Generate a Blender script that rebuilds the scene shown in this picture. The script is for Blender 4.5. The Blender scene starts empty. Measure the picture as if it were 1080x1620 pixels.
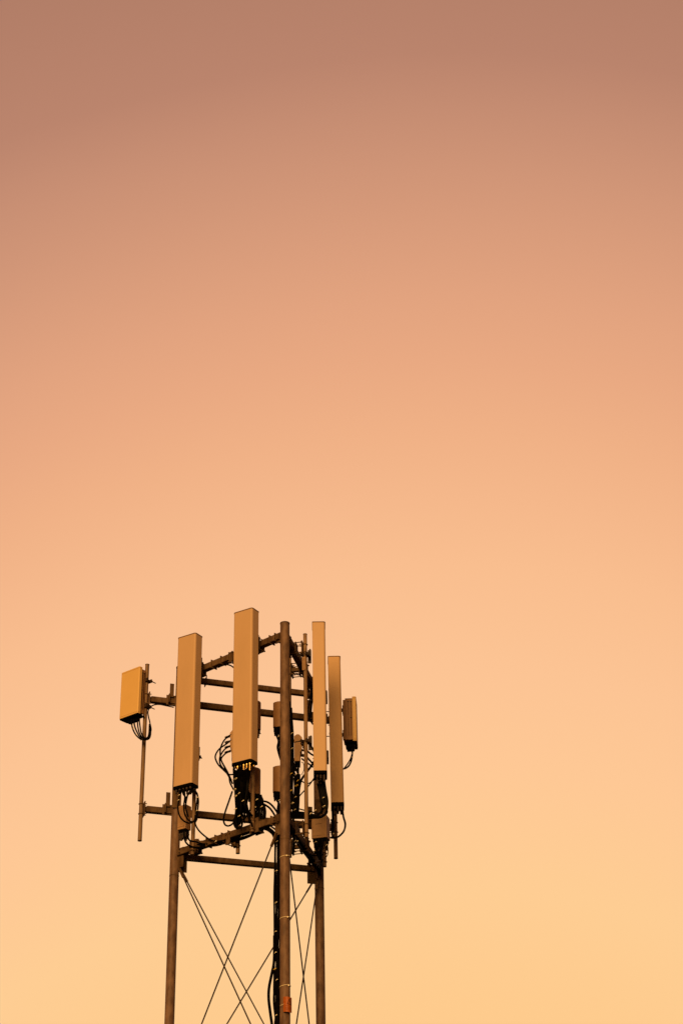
import bpy, bmesh, math, random
from mathutils import Vector, Matrix
random.seed(7)
sc = bpy.context.scene
COL = sc.collection

# ------------------------------------------------------------------ camera
F_PX, PITCH, ROLL = 2752.65, 0.528232, 0.0195229
CAM = Vector((0, 0, 1.6))
_fw = Vector((0, math.cos(PITCH), math.sin(PITCH)))
_r0 = Vector((1, 0, 0)); _u0 = Vector((0, -math.sin(PITCH), math.cos(PITCH)))
_c, _s = math.cos(ROLL), math.sin(ROLL)
_rt = _r0 * _c - _u0 * _s
_up = _r0 * _s + _u0 * _c
cam_d = bpy.data.cameras.new('camera')
cam_d.sensor_fit = 'VERTICAL'; cam_d.sensor_height = 24; cam_d.lens = 24 * F_PX / 1620
cam_d.clip_start = 0.1; cam_d.clip_end = 5000
cam = bpy.data.objects.new('camera', cam_d); COL.objects.link(cam)
M = Matrix((_rt, _up, -_fw)).transposed().to_4x4(); M.translation = CAM
cam.matrix_world = M
sc.camera = cam

def at(px, py, Y):
    """world point seen at photo pixel (px,py) at world depth Y"""
    d = _rt * ((px - 540) / F_PX) + _up * ((810 - py) / F_PX) + _fw
    return CAM + d * (Y / d.y)
def zat(p, py):
    """height on the vertical line through plan point p that is seen at image row py"""
    lo, hi = 0.0, 30.0
    for _ in range(40):
        m = (lo + hi) / 2
        v = Vector((p[0], p[1], m)) - CAM
        y = 810 - F_PX * v.dot(_up) / v.dot(_fw)
        if y > py: lo = m
        else: hi = m
    return (lo + hi) / 2

# ------------------------------------------------------------------ world and sun
def lin(c):
    return tuple(((v / 255) / 12.92 if v / 255 <= .04045 else (((v / 255) + .055) / 1.055) ** 2.4) for v in c) + (1,)
w = bpy.data.worlds.new('World'); sc.world = w; w.use_nodes = True
nt = w.node_tree; N = nt.nodes; L = nt.links
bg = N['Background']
tc = N.new('ShaderNodeTexCoord'); sx = N.new('ShaderNodeSeparateXYZ'); L.new(tc.outputs['Generated'], sx.inputs[0])
asn = N.new('ShaderNodeMath'); asn.operation = 'ARCSINE'; L.new(sx.outputs['Z'], asn.inputs[0])
deg = N.new('ShaderNodeMath'); deg.operation = 'DIVIDE'; deg.inputs[1].default_value = math.pi / 2; L.new(asn.outputs[0], deg.inputs[0])
# faint large-scale unevenness of the evening air
nz = N.new('ShaderNodeTexNoise'); nz.inputs['Scale'].default_value = 2.2; nz.inputs['Detail'].default_value = 2
L.new(tc.outputs['Generated'], nz.inputs['Vector'])
nm = N.new('ShaderNodeMath'); nm.operation = 'MULTIPLY_ADD'; nm.inputs[1].default_value = 0.014; nm.inputs[2].default_value = -0.007
L.new(nz.outputs['Fac'], nm.inputs[0])
x0 = N.new('ShaderNodeMath'); x0.operation = 'SUBTRACT'; x0.inputs[1].default_value = 0.030; L.new(sx.outputs['X'], x0.inputs[0])
xq = N.new('ShaderNodeMath'); xq.operation = 'MULTIPLY'; L.new(x0.outputs[0], xq.inputs[0]); L.new(x0.outputs[0], xq.inputs[1])
ax = N.new('ShaderNodeMath'); ax.operation = 'MULTIPLY_ADD'; ax.inputs[1].default_value = 0.78; L.new(xq.outputs[0], ax.inputs[0]); L.new(nm.outputs[0], ax.inputs[2])
ad = N.new('ShaderNodeMath'); ad.operation = 'ADD'; L.new(deg.outputs[0], ad.inputs[0]); L.new(ax.outputs[0], ad.inputs[1])
rp = N.new('ShaderNodeValToRGB'); L.new(ad.outputs[0], rp.inputs[0])
SKY = [(0, (250, 196, 130)), (14, (254, 203, 141)), (18, (254, 205, 147)), (22, (254, 200, 149)), (25, (252, 196, 148)), (28.4, (249, 190, 143)), (30.5, (245, 184, 139)),
       (32.8, (240, 177, 134)), (35.2, (233, 169, 130)), (37.3, (226, 163, 127)), (39.4, (217, 156, 123)), (41.3, (208, 149, 119)), (43.2, (199, 142, 115)), (45.0, (189, 134, 110)), (47.0, (178, 125, 105)), (50, (166, 116, 99)), (60, (112, 76, 66)), (90, (70, 48, 44))]
el = rp.color_ramp.elements
while len(el) > 1: el.remove(el[-1])
for i, (d, c) in enumerate(SKY):
    e = el[0] if i == 0 else el.new(0.5)
    e.position = max(0, d / 90); e.color = lin(c)
L.new(rp.outputs['Color'], bg.inputs['Color'])
# sky dimmed away from the view, mostly unseen, to deepen shading on side faces
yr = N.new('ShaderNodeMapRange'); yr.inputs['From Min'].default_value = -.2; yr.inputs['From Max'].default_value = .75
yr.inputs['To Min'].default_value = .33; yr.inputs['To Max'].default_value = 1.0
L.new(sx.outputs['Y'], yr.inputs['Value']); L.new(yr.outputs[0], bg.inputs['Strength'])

SUN_AZ, SUN_EL = math.radians(-168), math.radians(16)   # azimuth from +Y clockwise: low sun behind the camera, a little to the left
sd = bpy.data.lights.new('sun', 'SUN'); sd.energy = 3.35; sd.angle = math.radians(32); sd.color = (1, .60, .22)
so = bpy.data.objects.new('sun', sd); COL.objects.link(so)
dv = Vector((math.sin(SUN_AZ) * math.cos(SUN_EL), math.cos(SUN_AZ) * math.cos(SUN_EL), math.sin(SUN_EL)))
so.rotation_euler = dv.to_track_quat('Z', 'Y').to_euler()
sc.view_settings.view_transform = 'Standard'; sc.view_settings.look = 'None'
sc.view_settings.exposure = 0; sc.view_settings.gamma = 1

# ------------------------------------------------------------------ materials
def mat(name, c1, c2=None, rough=.5, metal=0, scale=8, detail=6, bump=0, rough2=None, stretch=None, thr=(.35, .65), spec=.25):
    m = bpy.data.materials.new(name); m.use_nodes = True
    n = m.node_tree.nodes; l = m.node_tree.links; b = n['Principled BSDF']
    b.inputs['Roughness'].default_value = rough; b.inputs['Metallic'].default_value = metal
    b.inputs['Specular IOR Level'].default_value = spec
    b.inputs['Base Color'].default_value = (*c1, 1)
    if c2:
        t = n.new('ShaderNodeTexCoord'); mp = n.new('ShaderNodeMapping'); l.new(t.outputs['Object'], mp.inputs[0])
        if stretch: mp.inputs['Scale'].default_value = stretch
        z = n.new('ShaderNodeTexNoise'); z.inputs['Scale'].default_value = scale; z.inputs['Detail'].default_value = detail
        z.inputs['Roughness'].default_value = .65
        l.new(mp.outputs[0], z.inputs['Vector'])
        r = n.new('ShaderNodeValToRGB'); r.color_ramp.elements[0].position = thr[0]; r.color_ramp.elements[1].position = thr[1]
        r.color_ramp.elements[0].color = (*c1, 1); r.color_ramp.elements[1].color = (*c2, 1)
        l.new(z.outputs['Fac'], r.inputs[0]); l.new(r.outputs[0], b.inputs['Base Color'])
        if rough2 is not None:
            q = n.new('ShaderNodeMapRange'); q.inputs['To Min'].default_value = rough; q.inputs['To Max'].default_value = rough2
            l.new(z.outputs['Fac'], q.inputs['Value']); l.new(q.outputs[0], b.inputs['Roughness'])
        if bump:
            bp = n.new('ShaderNodeBump'); bp.inputs['Strength'].default_value = bump; bp.inputs['Distance'].default_value = .004
            l.new(z.outputs['Fac'], bp.inputs['Height']); l.new(bp.outputs[0], b.inputs['Normal'])
    return m
STEEL = mat('galvanised_steel', (.070, .034, .015), (.175, .10, .048), .6, .0, 9, 8, .3, .7, (1, 1, .45), (.36, .68), .07)
LEGM = mat('weathered_leg_steel', (.105, .054, .030), (.30, .168, .098), .46, .0, 11, 9, .2, .6, (1, 1, .40), (.36, .80), .15)
DARK = mat('dark_steel', (.022, .011, .006), (.055, .028, .013), .6, .0, 14, 4)
PIPE = mat('pipe_steel', (.15, .078, .034), (.30, .17, .08), .5, .0, 10, 6, .15, .55, (1, 1, .3))
RADOME = mat('radome_plastic', (.56, .34, .175), (.63, .38, .20), .5, 0, 1.6, 5, .02, .6, (1, 1, .25))
RADOME2 = mat('radome_plastic_greyer', (.56, .325, .145), (.62, .36, .16), .48, 0, 1.2, 5, .02, .6, (1, 1, .3))
CREAM = mat('cream_plastic', (.74, .44, .145), (.78, .465, .16), .45, 0, 2, 4, .02, .55)
GREYBOX = mat('painted_housing', (.30, .145, .06), (.36, .18, .075), .5, 0, 5, 5, .05, .6)
BOXLT = mat('pale_box_paint', (.36, .195, .09), (.44, .24, .11), .5, 0, 5, 5, .05, .6)
CAPM = mat('antenna_cap_plastic', (.22, .12, .06), None, .6, spec=.1)
BLACK = mat('black_plastic', (.002, .0013, .0008), None, .65, spec=.02)
RUBBER = mat('cable_rubber', (.0012, .0008, .0006), (.004, .0026, .0018), .45, 0, 30, 2, spec=.03)
BRASS = mat('connector_metal', (.60, .38, .13), None, .42, 1)
TIE = mat('cable_tie_plastic', (.85, .68, .42), None, .35)
TAPE = mat('yellow_tape', (.80, .50, .06), None, .5)
SIGN = mat('orange_sign', (.34, .075, .006), (.40, .09, .009), .5, 0, 40, 3)
INK = mat('sign_ink', (.02, .008, .004), None, .6)
SOIL = mat('ground_soil', (.008, .005, .003), (.014, .009, .005), .95, 0, .6, 8)
CONC = mat('concrete', (.24, .19, .14), (.32, .26, .20), .9, 0, 5, 8, .3)

# ------------------------------------------------------------------ mesh helpers
def new_bm(): return bmesh.new()
def ortho(d):
    d = d.normalized()
    a = Vector((0, 0, 1)) if abs(d.z) < .9 else Vector((1, 0, 0))
    u = d.cross(a).normalized(); v = u.cross(d).normalized()
    return u, v
def cyl(bm, a, b, r, seg=16, r2=None, cap=True):
    a = Vector(a); b = Vector(b); u, v = ortho(b - a); r2 = r if r2 is None else r2
    A, B = [], []
    for i in range(seg):
        t = 2 * math.pi * i / seg; o = u * math.cos(t) + v * math.sin(t)
        A.append(bm.verts.new(a + o * r)); B.append(bm.verts.new(b + o * r2))
    for i in range(seg):
        j = (i + 1) % seg; f = bm.faces.new((A[i], A[j], B[j], B[i])); f.smooth = True
    if cap: bm.faces.new(A[::-1]); bm.faces.new(B)
def bar(bm, a, b, wdt, hgt, bev=.006, side=None):
    """square section bar from a to b; side = horizontal width, hgt vertical"""
    a = Vector(a); b = Vector(b); d = (b - a).normalized()
    up = Vector((0, 0, 1)) if abs(d.z) < .9 else Vector((side or (1, 0, 0)))
    u = d.cross(up).normalized(); v = u.cross(d).normalized()
    pr = []
    x, y = wdt / 2, hgt / 2; c = min(bev, x * .5, y * .5)
    pts = [(x - c, -y), (x, -y + c), (x, y - c), (x - c, y), (-x + c, y), (-x, y - c), (-x, -y + c), (-x + c, -y)]
    A = [bm.verts.new(a + u * p + v * q) for p, q in pts]; B = [bm.verts.new(b + u * p + v * q) for p, q in pts]
    for i in range(8):
        j = (i + 1) % 8; bm.faces.new((A[i], A[j], B[j], B[i]))
    bm.faces.new(A[::-1]); bm.faces.new(B)
def smooth_path(pts, n=7):
    P = [Vector(p) for p in pts]
    if len(P) < 3: return P
    out = []
    Q = [P[0] * 2 - P[1]] + P + [P[-1] * 2 - P[-2]]
    for i in range(1, len(Q) - 2):
        p0, p1, p2, p3 = Q[i - 1:i + 3]
        for k in range(n):
            t = k / n
            out.append(.5 * ((2 * p1) + (p2 - p0) * t + (2 * p0 - 5 * p1 + 4 * p2 - p3) * t * t + (3 * p1 - p0 - 3 * p2 + p3) * t ** 3))
    out.append(P[-1]); return out
def tube(bm, pts, r, seg=8, smooth=True):
    P = smooth_path(pts) if smooth else [Vector(p) for p in pts]
    rings = []; u = None
    for i, p in enumerate(P):
        d = (P[min(i + 1, len(P) - 1)] - P[max(i - 1, 0)]).normalized()
        if u is None: u, v = ortho(d)
        else:
            u = (u - d * u.dot(d)).normalized()
        v = d.cross(u)
        rings.append([bm.verts.new(p + (u * math.cos(2 * math.pi * k / seg) + v * math.sin(2 * math.pi * k / seg)) * r) for k in range(seg)])
    for A, B in zip(rings, rings[1:]):
        for k in range(seg):
            j = (k + 1) % seg; f = bm.faces.new((A[k], A[j], B[j], B[k])); f.smooth = True
    bm.faces.new(rings[0][::-1]); bm.faces.new(rings[-1])
def prism(bm, outline, z0, z1, T=None, smooth=False):
    """extrude plan outline (x,y) from z0 to z1"""
    A = [bm.verts.new((x, y, z0)) for x, y in outline]; B = [bm.verts.new((x, y, z1)) for x, y in outline]
    n = len(A)
    for i in range(n):
        j = (i + 1) % n; f = bm.faces.new((A[i], A[j], B[j], B[i])); f.smooth = smooth
    bm.faces.new(A[::-1]); bm.faces.new(B)
def rrect(w_, d_, rf, rb, seg=6, x0=0, y0=0):
    """rounded rectangle, front at -y, front radius rf, back radius rb, counter clockwise"""
    out = []
    e = .003
    for cx, cy, r, a0 in ((w_ / 2 - rf, -d_ / 2 + rf, rf, -90), (w_ / 2 - rb, d_ / 2 - rb, rb, 0), (-w_ / 2 + rb, d_ / 2 - rb, rb, 90), (-w_ / 2 + rf, -d_ / 2 + rf, rf, 180)):
        t = math.radians(a0); out.append((x0 + cx + r * math.cos(t) + e * math.sin(t), y0 + cy + r * math.sin(t) - e * math.cos(t)))
        for k in range(seg + 1):
            t = math.radians(a0 + 90 * k / seg); out.append((x0 + cx + r * math.cos(t), y0 + cy + r * math.sin(t)))
        out.append((x0 + cx + r * math.cos(t) - e * math.sin(t), y0 + cy + r * math.sin(t) + e * math.cos(t)))
    return out
def box(bm, x0, x1, y0, y1, z0, z1, bev=.004):
    c = min(bev, (x1 - x0) * .3, (y1 - y0) * .3)
    prism(bm, [(x0 + c, y0), (x1 - c, y0), (x1, y0 + c), (x1, y1 - c), (x1 - c, y1), (x0 + c, y1), (x0, y1 - c), (x0, y0 + c)], z0, z1)
def obj(name, bm, m, parent=None, bev=0):
    me = bpy.data.meshes.new(name); bmesh.ops.recalc_face_normals(bm, faces=bm.faces[:]); bm.to_mesh(me); bm.free()
    me.materials.append(m)
    for p_ in me.polygons: p_.use_smooth = True
    me.set_sharp_from_angle(angle=math.radians(32))
    o = bpy.data.objects.new(name, me); COL.objects.link(o)
    if parent is not None:
        o.parent = parent
        if parent.type == 'MESH': pass
    if bev:
        md = o.modifiers.new('bevel', 'BEVEL'); md.width = bev; md.segments = 2; md.limit_method = 'ANGLE'; md.angle_limit = math.radians(50)
    return o
def thing(name, label, cat, loc=(0, 0, 0), rotz=0, group=None):
    o = bpy.data.objects.new(name, None); COL.objects.link(o); o.empty_display_size = .1
    o.location = loc; o.rotation_euler = (0, 0, rotz); o['label'] = label; o['category'] = cat
    if group: o['group'] = group
    return o

# ------------------------------------------------------------------ ground
bm = new_bm(); prism(bm, [(math.cos(t * math.pi / 24) * 2500, math.sin(t * math.pi / 24) * 2500) for t in range(48)], -.5, 0)
g = obj('ground', bm, SOIL); g['kind'] = 'structure'

# ------------------------------------------------------------------ tower
H = 1.6
LP = Vector((-2.63818542, 25.51727549, 0)); FP = Vector((-0.90371754, 24.0, 0)); RP = Vector((-0.45695236, 26.260731, 0))
Z = Vector((0, 0, 1))
def V(p, z): return Vector((p[0], p[1], z))
CEN = (LP + FP + RP) / 3
ZU, ZL = 11.8434642 + H, 8.83876930 + H
ZN = 4.95 + H; ZM = 1.05 + H
tower = thing('lattice_tower', 'rusty brown three legged steel mast carrying all the antennas', 'tower', (CEN.x, CEN.y, 0))
def W(p): return Vector(p) - tower.location        # tower parts are kept in tower-local coordinates
def tobj(name, bm, m, parent=tower, bev=0):
    bmesh.ops.translate(bm, verts=bm.verts[:], vec=-Vector((CEN.x, CEN.y, 0)))
    return obj(name, bm, m, parent, bev)
LEG_R = .072
ztop = {'L': zat(LP, 1057), 'F': zat(FP, 987), 'R': zat(RP, 1078)}
for k, P in (('L', LP), ('F', FP), ('R', RP)):
    bm = new_bm(); cyl(bm, V(P, .12), V(P, ztop[k]), LEG_R, 28)
    lg = tobj('leg', bm, LEGM)
    bm = new_bm(); cyl(bm, V(P, ztop[k] - .004), V(P, ztop[k] + .012), LEG_R + .004, 28); tobj('cap', bm, STEEL, lg)
    for zz in (ZL - .28, ZN + .8):       # splice collars, a thin weld line round the tube
        bm = new_bm(); cyl(bm, V(P, zz), V(P, zz + .012), LEG_R + .003, 28); tobj('weld_seam', bm, STEEL, lg)
    bm = new_bm(); prism(bm, [(P.x + .3 * math.cos(a * math.pi / 4 + .39), P.y + .3 * math.sin(a * math.pi / 4 + .39)) for a in range(8)], -.02, .12); tobj('foot_block', bm, CONC)

def beam(a, b, z, t=.085, off=.0, ext=0, m=STEEL, name='horizontal_beam', h=None):
    d = (b - a).normalized(); bm = new_bm()
    bar(bm, V(a + d * (off - ext), z), V(b - d * (off - ext), z), t, h or t); return tobj(name, bm, m)
def plate(bm, p, d, length, z0, z1, th=.012):
    """vertical plate starting at plan point p along plan direction d"""
    d = d.normalized(); n = Vector((-d.y, d.x, 0)) * th / 2
    q = p + d * length
    A = [V(p + n, z0), V(q + n, z0), V(q - n, z0), V(p - n, z0)]; B = [V(x, z1) for x in A]
    va = [bm.verts.new(x) for x in A]; vb = [bm.verts.new(x) for x in B]
    for i in range(4):
        j = (i + 1) % 4; bm.faces.new((va[i], va[j], vb[j], vb[i]))
    bm.faces.new(va[::-1]); bm.faces.new(vb)

faces = [(LP, FP), (FP, RP), (LP, RP)]
def outward(a, b):
    m = (a + b) / 2 - CEN; d = (b - a).normalized(); n = Vector((-d.y, d.x, 0))
    return n if n.dot(m) > 0 else -n
BZ = {}
for zr0, big in ((ZU, 0), (ZL, 1), (ZN, 1), (ZM, 1)):
    for a, b in faces:
        zr = zr0 + (0 if not big else .03 if (a is LP and b is RP) else .065)
        t = .085 if (a is LP and b is RP) else .10
        beam(a, b, zr, t, off=LEG_R + .02)
        for p, q in ((a, b), (b, a)):
            bm = new_bm(); plate(bm, p + (q - p).normalized() * (LEG_R * .8), q - p, .135, zr - (.235 if big else .09), zr + .075, .014)
            tobj('gusset_plate', bm, STEEL)
            # bolts
            bm = new_bm(); d = (q - p).normalized(); n = outward(a, b)
            for dz in (-.025, .03):
                c = V(p + d * .16, zr + dz); cyl(bm, c - n * .065, c + n * .065, .010, 6)
            tobj('bolt', bm, DARK)
# small joint clips along the front beams
for (a, b), zr, ts in (((LP, FP), ZU, (.33, .42, .50, .88, .93)), ((LP, FP), ZL + .065, (.32, .40, .46, .52, .90, .95)), ((FP, RP), ZU, (.2, .75)), ((FP, RP), ZL + .065, (.3, .5, .82)), ((LP, RP), ZU, (.18, .93))):
    for t in ts:
        c = a.lerp(b, t); n = outward(a, b); bm = new_bm()
        plate(bm, c - n * .066, n, .132, zr - .07, zr + .066, .010); tobj('clip_plate', bm, STEEL)

def rod(p, q, zp, zq, n, o=0):
    """tension rod with a fork end at the upper joint"""
    d = (q - p).normalized()
    A = V(p + d * .12 + n * o, zp - .20); B = V(q - d * .12 + n * o, zq + .20)
    dr = (B - A).normalized(); bm = new_bm(); cyl(bm, A + dr * .14, B, .0105, 8); r = tobj('brace_rod', bm, DARK)
    bm = new_bm(); bar(bm, A - dr * .04, A + dr * .17, .042, .026, .004); tobj('rod_fork', bm, STEEL, r)
for zt, zb in ((ZL, ZN), (ZN, ZM)):
    for a, b in faces:
        n = outward(a, b)
        rod(a, b, zt, zb, n); rod(b, a, zt, zb, n, .07 if a is LP and b is FP else 0)

# cross arms behind the rear face
arm_n = outward(LP, RP); DLR = (RP - LP).normalized()
ARM_OFF = LEG_R + .07
def armpt(px, side=1):
    # plan point on the arm line seen at column px near its height
    best = None
    for k in range(-200, 600):
        p = LP + arm_n * ARM_OFF + DLR * (k * .01)
        v = V(p, ZL + .6) - CAM; x = 540 + F_PX * v.dot(_rt) / v.dot(_fw)
        if best is None or abs(x - px) < best[0]: best = (abs(x - px), p)
    return best[1]
zau = zat(LP + arm_n * ARM_OFF, 1112); zal = zat(LP + arm_n * ARM_OFF, 1285)
PLm = armpt(229) ; PRm = armpt(531)
pipeL = PLm - arm_n * .02 - DLR * .06; pipeR = PRm + DLR * .02
for za in (zau, zal):
    bm = new_bm(); bar(bm, V(armpt(231), za), V(armpt(529), za), .095, .095); ao = tobj('cross_arm', bm, STEEL)
    for P in (LP, RP):
        bm = new_bm(); c = P - DLR * .17
        plate(bm, c - arm_n * (LEG_R - .05) + arm_n * .02, arm_n, .13, za - .06, za + .085, .012); tobj('arm_bracket', bm, STEEL)
        bm = new_bm(); plate(bm, c + arm_n * .06 + DLR * .0, DLR, .11, za - .055, za + .075, .012); tobj('arm_bracket', bm, STEEL)
        bm = new_bm(); plate(bm, P - DLR * .16 + arm_n * .03, DLR, .065, za + .04, za + .27, .014); tobj('arm_bracket', bm, STEEL)
        bm = new_bm(); plate(bm, P - DLR * .09 - arm_n * (LEG_R + .01), DLR, .14, za - .01, za + .36, .014); tobj('leg_clamp', bm, STEEL)
        bm = new_bm(); plate(bm, P + arm_n * (LEG_R + .012) - DLR * .20, DLR, .40, za - .075, za + .09, .012); tobj('leg_clamp', bm, STEEL)
def ubolt(bm, c, d, r, ext=.06):
    """u bolt round a vertical pipe centred c (3D), legs pointing along plan direction d"""
    d = d.normalized(); n = Vector((-d.y, d.x, 0)); pts = [c + d * (r + ext) + n * (r + .006)]
    for k in range(0, 9):
        t = math.radians(k * 180 / 8); pts.append(c + n * math.cos(t) * (r + .006) - d * math.sin(t) * (r + .006))
    pts.append(c + d * (r + ext) - n * (r + .006)); tube(bm, pts, .0065, 6, False)
def clamp(p, b, z, parent, small=False, pr=.03, hh=.09, hw=.085, over=.035, beamhalf=.05):
    """pair of plates and four threaded rods joining a pipe (plan p) to a beam (plan b)"""
    if small: hw, hh, over = .045, .075, .02
    p = V(p, 0); b = V(b, 0); d = (b - p); ln = d.length; d.normalize(); n = Vector((-d.y, d.x, 0))
    bm = new_bm()
    plate(bm, p + d * (pr + .008) - n * hw, n, hw * 2, z - hh - .02, z + hh + .02, .012)
    for s in (beamhalf + .006, -beamhalf - .006):
        plate(bm, b + d * s - n * (hw * .9), n, hw * 1.8, z - hh - .015, z + hh + .015, .010)
    for s in (-1, 1):
        for dz in (-hh, hh):
            cyl(bm, V(p + d * (pr - .0) + n * s * hw * .75, z + dz), V(b + d * (beamhalf + over) + n * s * hw * .75, z + dz), .0075, 6)
            for q in (b + d * (beamhalf + .018), p + d * (pr + .02)):
                cyl(bm, V(q + n * s * hw * .75 - d * .006, z + dz), V(q + n * s * hw * .75 + d * .008, z + dz), .014, 6)
    if ln > .22: bar(bm, V(p + d * (pr + .012), z), V(b - d * beamhalf, z), .06, .06, .004)
    for dz in (-hh * .75, hh * .75): ubolt(bm, V(p, z + dz), d, pr)
    return tobj('pipe_clamp', bm, STEEL, parent)
def mpipe(plan, ytop, ybot, clamps, r=.03):
    zt, zb = zat(plan, ytop), zat(plan, ybot); bm = new_bm(); cyl(bm, V(plan, zb), V(plan, zt), r, 18)
    o = tobj('mount_pipe', bm, PIPE)
    bm = new_bm(); cyl(bm, V(plan, zt - .002), V(plan, zt + .008), r + .003, 18); tobj('end_cap', bm, STEEL, o)
    bm = new_bm(); cyl(bm, V(plan, zb - .004), V(plan, zb + .004), r * 1.04, 18); tobj('end_cap', bm, STEEL, o)
    for b, z in clamps: clamp(plan, b, z, o, ytop == 1030, r)
    return o
def foot(p, a, b):
    d = (b - a).normalized(); return a + d * (V(p, 0) - a).dot(d)
def xy(px, py, Y): v = at(px, py, Y); return Vector((v.x, v.y, 0))
p1 = xy(304.7, 1352, 25.17)
p2 = xy(399.3, 1316, 24.30)
p2b = xy(376.3, 1350, 24.84)
p3 = xy(484.8, 1325, 24.50)
pB = xy(458.4, 1356, 25.30)
p4 = xy(513.3, 1371, 25.80)
mpipe(p1, 1045, 1352, [(foot(p1, LP, FP), ZL + .065), (foot(p1, LP, FP), ZU)])
mpipe(p2, 990, 1316, [(foot(p2, LP, FP), ZL + .065), (foot(p2, LP, FP), ZU)])
mpipe(p2b, 1030, 1350, [(foot(p2b, LP, FP), ZL), (foot(p2b, LP, FP), ZU - .03)])
mpipe(p3, 1004, 1325, [(foot(p3, FP, RP), ZL + .065), (foot(p3, FP, RP), ZU)])
mpipe(pB, 1037, 1356, [(foot(pB, FP, RP), ZL + .065), (foot(pB, FP, RP), ZU)])
mpipe(p4, 1060, 1371, [(foot(p4, FP, RP), ZL + .065), (foot(p4, FP, RP), ZU)])
pL = xy(221.3, 1330, (V(armpt(229), 0)).y - .02)
pR = xy(531.2, 1358, (V(armpt(531), 0)).y - .03)
def armclamp(p): return [(foot(p, LP + arm_n * ARM_OFF, RP + arm_n * ARM_OFF), z) for z in (zau, zal)]
for pp, yt, yb, s in ((pL, 1052, 1330, 1), (pR, 1105, 1358, -1)):
    o = mpipe(pp, yt, yb, [], .032)
    for z in (zau, zal):
        bm = new_bm(); d = DLR * s; n = arm_n
        plate(bm, pp + d * .045 - n * .075, n, .15, z - .11, z + .11, .014)
        for dz in (-.08, .08): ubolt(bm, V(pp, z + dz), d, .032, .05)
        bar(bm, V(pp + d * .052, z), V(pp + d * .12, z), .075, .075)
        tobj('pipe_clamp', bm, STEEL, o)
# perforated strap on the foremost thin pipe
bm = new_bm(); zc = zat(p3, 1051); nn = Vector((-.35, -.94, 0)); tt = Vector((-nn.y, nn.x, 0))
plate(bm, p3 + nn * .036 - tt * .026 - Vector((.01, 0, 0)), tt, .05, zc - .11, zc + .11, .006); so_ = tobj('slotted_strap', bm, BOXLT)
bm = new_bm()
for k in range(9):
    c = V(p3 + nn * .040 - Vector((.01, 0, 0)), zc - .088 + k * .022); cyl(bm, c, c + nn * .003, .0055, 8)
tobj('strap_hole', bm, BLACK, so_)

# ------------------------------------------------------------------ panel antennas
def antenna(label, px, py_top, py_bot, Y, dirx, wid, dep, corner, m, pipe, brk, group='tall panel antennas on the mast'):
    """corner: which local corner the pixel gives: (sx, sy). local x along dirx, front at -y"""
    dx = Vector((dirx[0], dirx[1], 0)).normalized(); ang = math.atan2(dx.y, dx.x); dy = Vector((-dx.y, dx.x, 0))
    c = xy(px, (py_top + py_bot) / 2, Y); zt, zb = zat(c, py_top), zat(c, py_bot)
    base = c - dx * corner[0] * wid / 2 - dy * corner[1] * dep / 2
    t = thing('panel_antenna', label, 'antenna', V(base, zb), ang, group); h = zt - zb
    bm = new_bm(); prism(bm, rrect(wid, dep, .032, .012, 8), .006, h - .01, smooth=False)
    rad = obj('radome', bm, m, t)
    bm = new_bm(); prism(bm, rrect(wid + .008, dep + .008, .035, .014, 8), h - .01, h + .004); obj('top_cap', bm, CAPM, t)
    bm = new_bm(); prism(bm, rrect(wid + .004, dep + .004, .033, .014, 8), -.035, .006); bt = obj('bottom_cap', bm, BLACK, t)
    inv = Matrix.Rotation(-ang, 4, 'Z')
    pl = inv @ (V(pipe, 0) - V(base, 0))
    for zz in brk:
        z = zat(base, zz) - zb
        bm = new_bm(); box(bm, -.07, .07, dep / 2 + .026, dep / 2 + .05, z - .06, z + .06)
        a = Vector((0, dep / 2 + .05, z)); b = Vector((pl.x, pl.y, z)); d = (b - a).normalized()
        bar(bm, a + Vector((-.04, 0, 0)), b - d * .03 + Vector((-.04, 0, 0)), .014, .05); bar(bm, a + Vector((.04, 0, 0)), b - d * .03 + Vector((.04, 0, 0)), .014, .05)
        box(bm, wid / 2 - .07, wid / 2 - .045, dep / 2 + .02, dep / 2 + .075, z - .11, z + .11)
        br = obj('tilt_bracket', bm, DARK, t)
        bm = new_bm(); n = Vector((-d.y, d.x, 0))
        for s in (-1, 1):
            bar(bm, b + d * s * .042 - n * .075, b + d * s * .042 + n * .075, .022, .05, .003)
            cyl(bm, b + n * s * .06 - d * .05, b + n * s * .06 + d * (.13 + .03 * s), .0075, 6)
            cyl(bm, b + n * s * .06 + d * .055, b + n * s * .06 + d * .07, .015, 6)
        obj('pipe_clamp', bm, DARK, br)
    return t, h, base, ang, bt
a1 = antenna('left tall beige panel antenna, its bottom just above two looped black cables by left leg', 306.3, 1000.8, 1238.0, 24.80, (.853, -.52), .355, .185, (1, -1), RADOME, p1, (1048, 1190))
a2 = antenna('highest tall beige panel antenna, thick fan of black cables hanging under it', 397.8, 961.0, 1200.3, 23.95, (.853, -.52), .352, .185, (1, -1), RADOME, p2, (1012, 1152))
a3 = antenna('narrow tall orange beige antenna right beside the thin pipe and front leg', 505.3, 983.5, 1219.3, 24.33, (-.02, 1), .29, .20, (-1, 0), RADOME, p3, (1035, 1172))
a4 = antenna('rightmost tall narrow antenna, duller brown, next to the small square edge-on antenna', 532.0, 1038.0, 1269.5, 25.60, (-.02, 1), .29, .20, (-1, 0), RADOME2, p4, (1100, 1195))
a4[0].rotation_euler = (math.radians(-.4), 0, a4[3])

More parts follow.
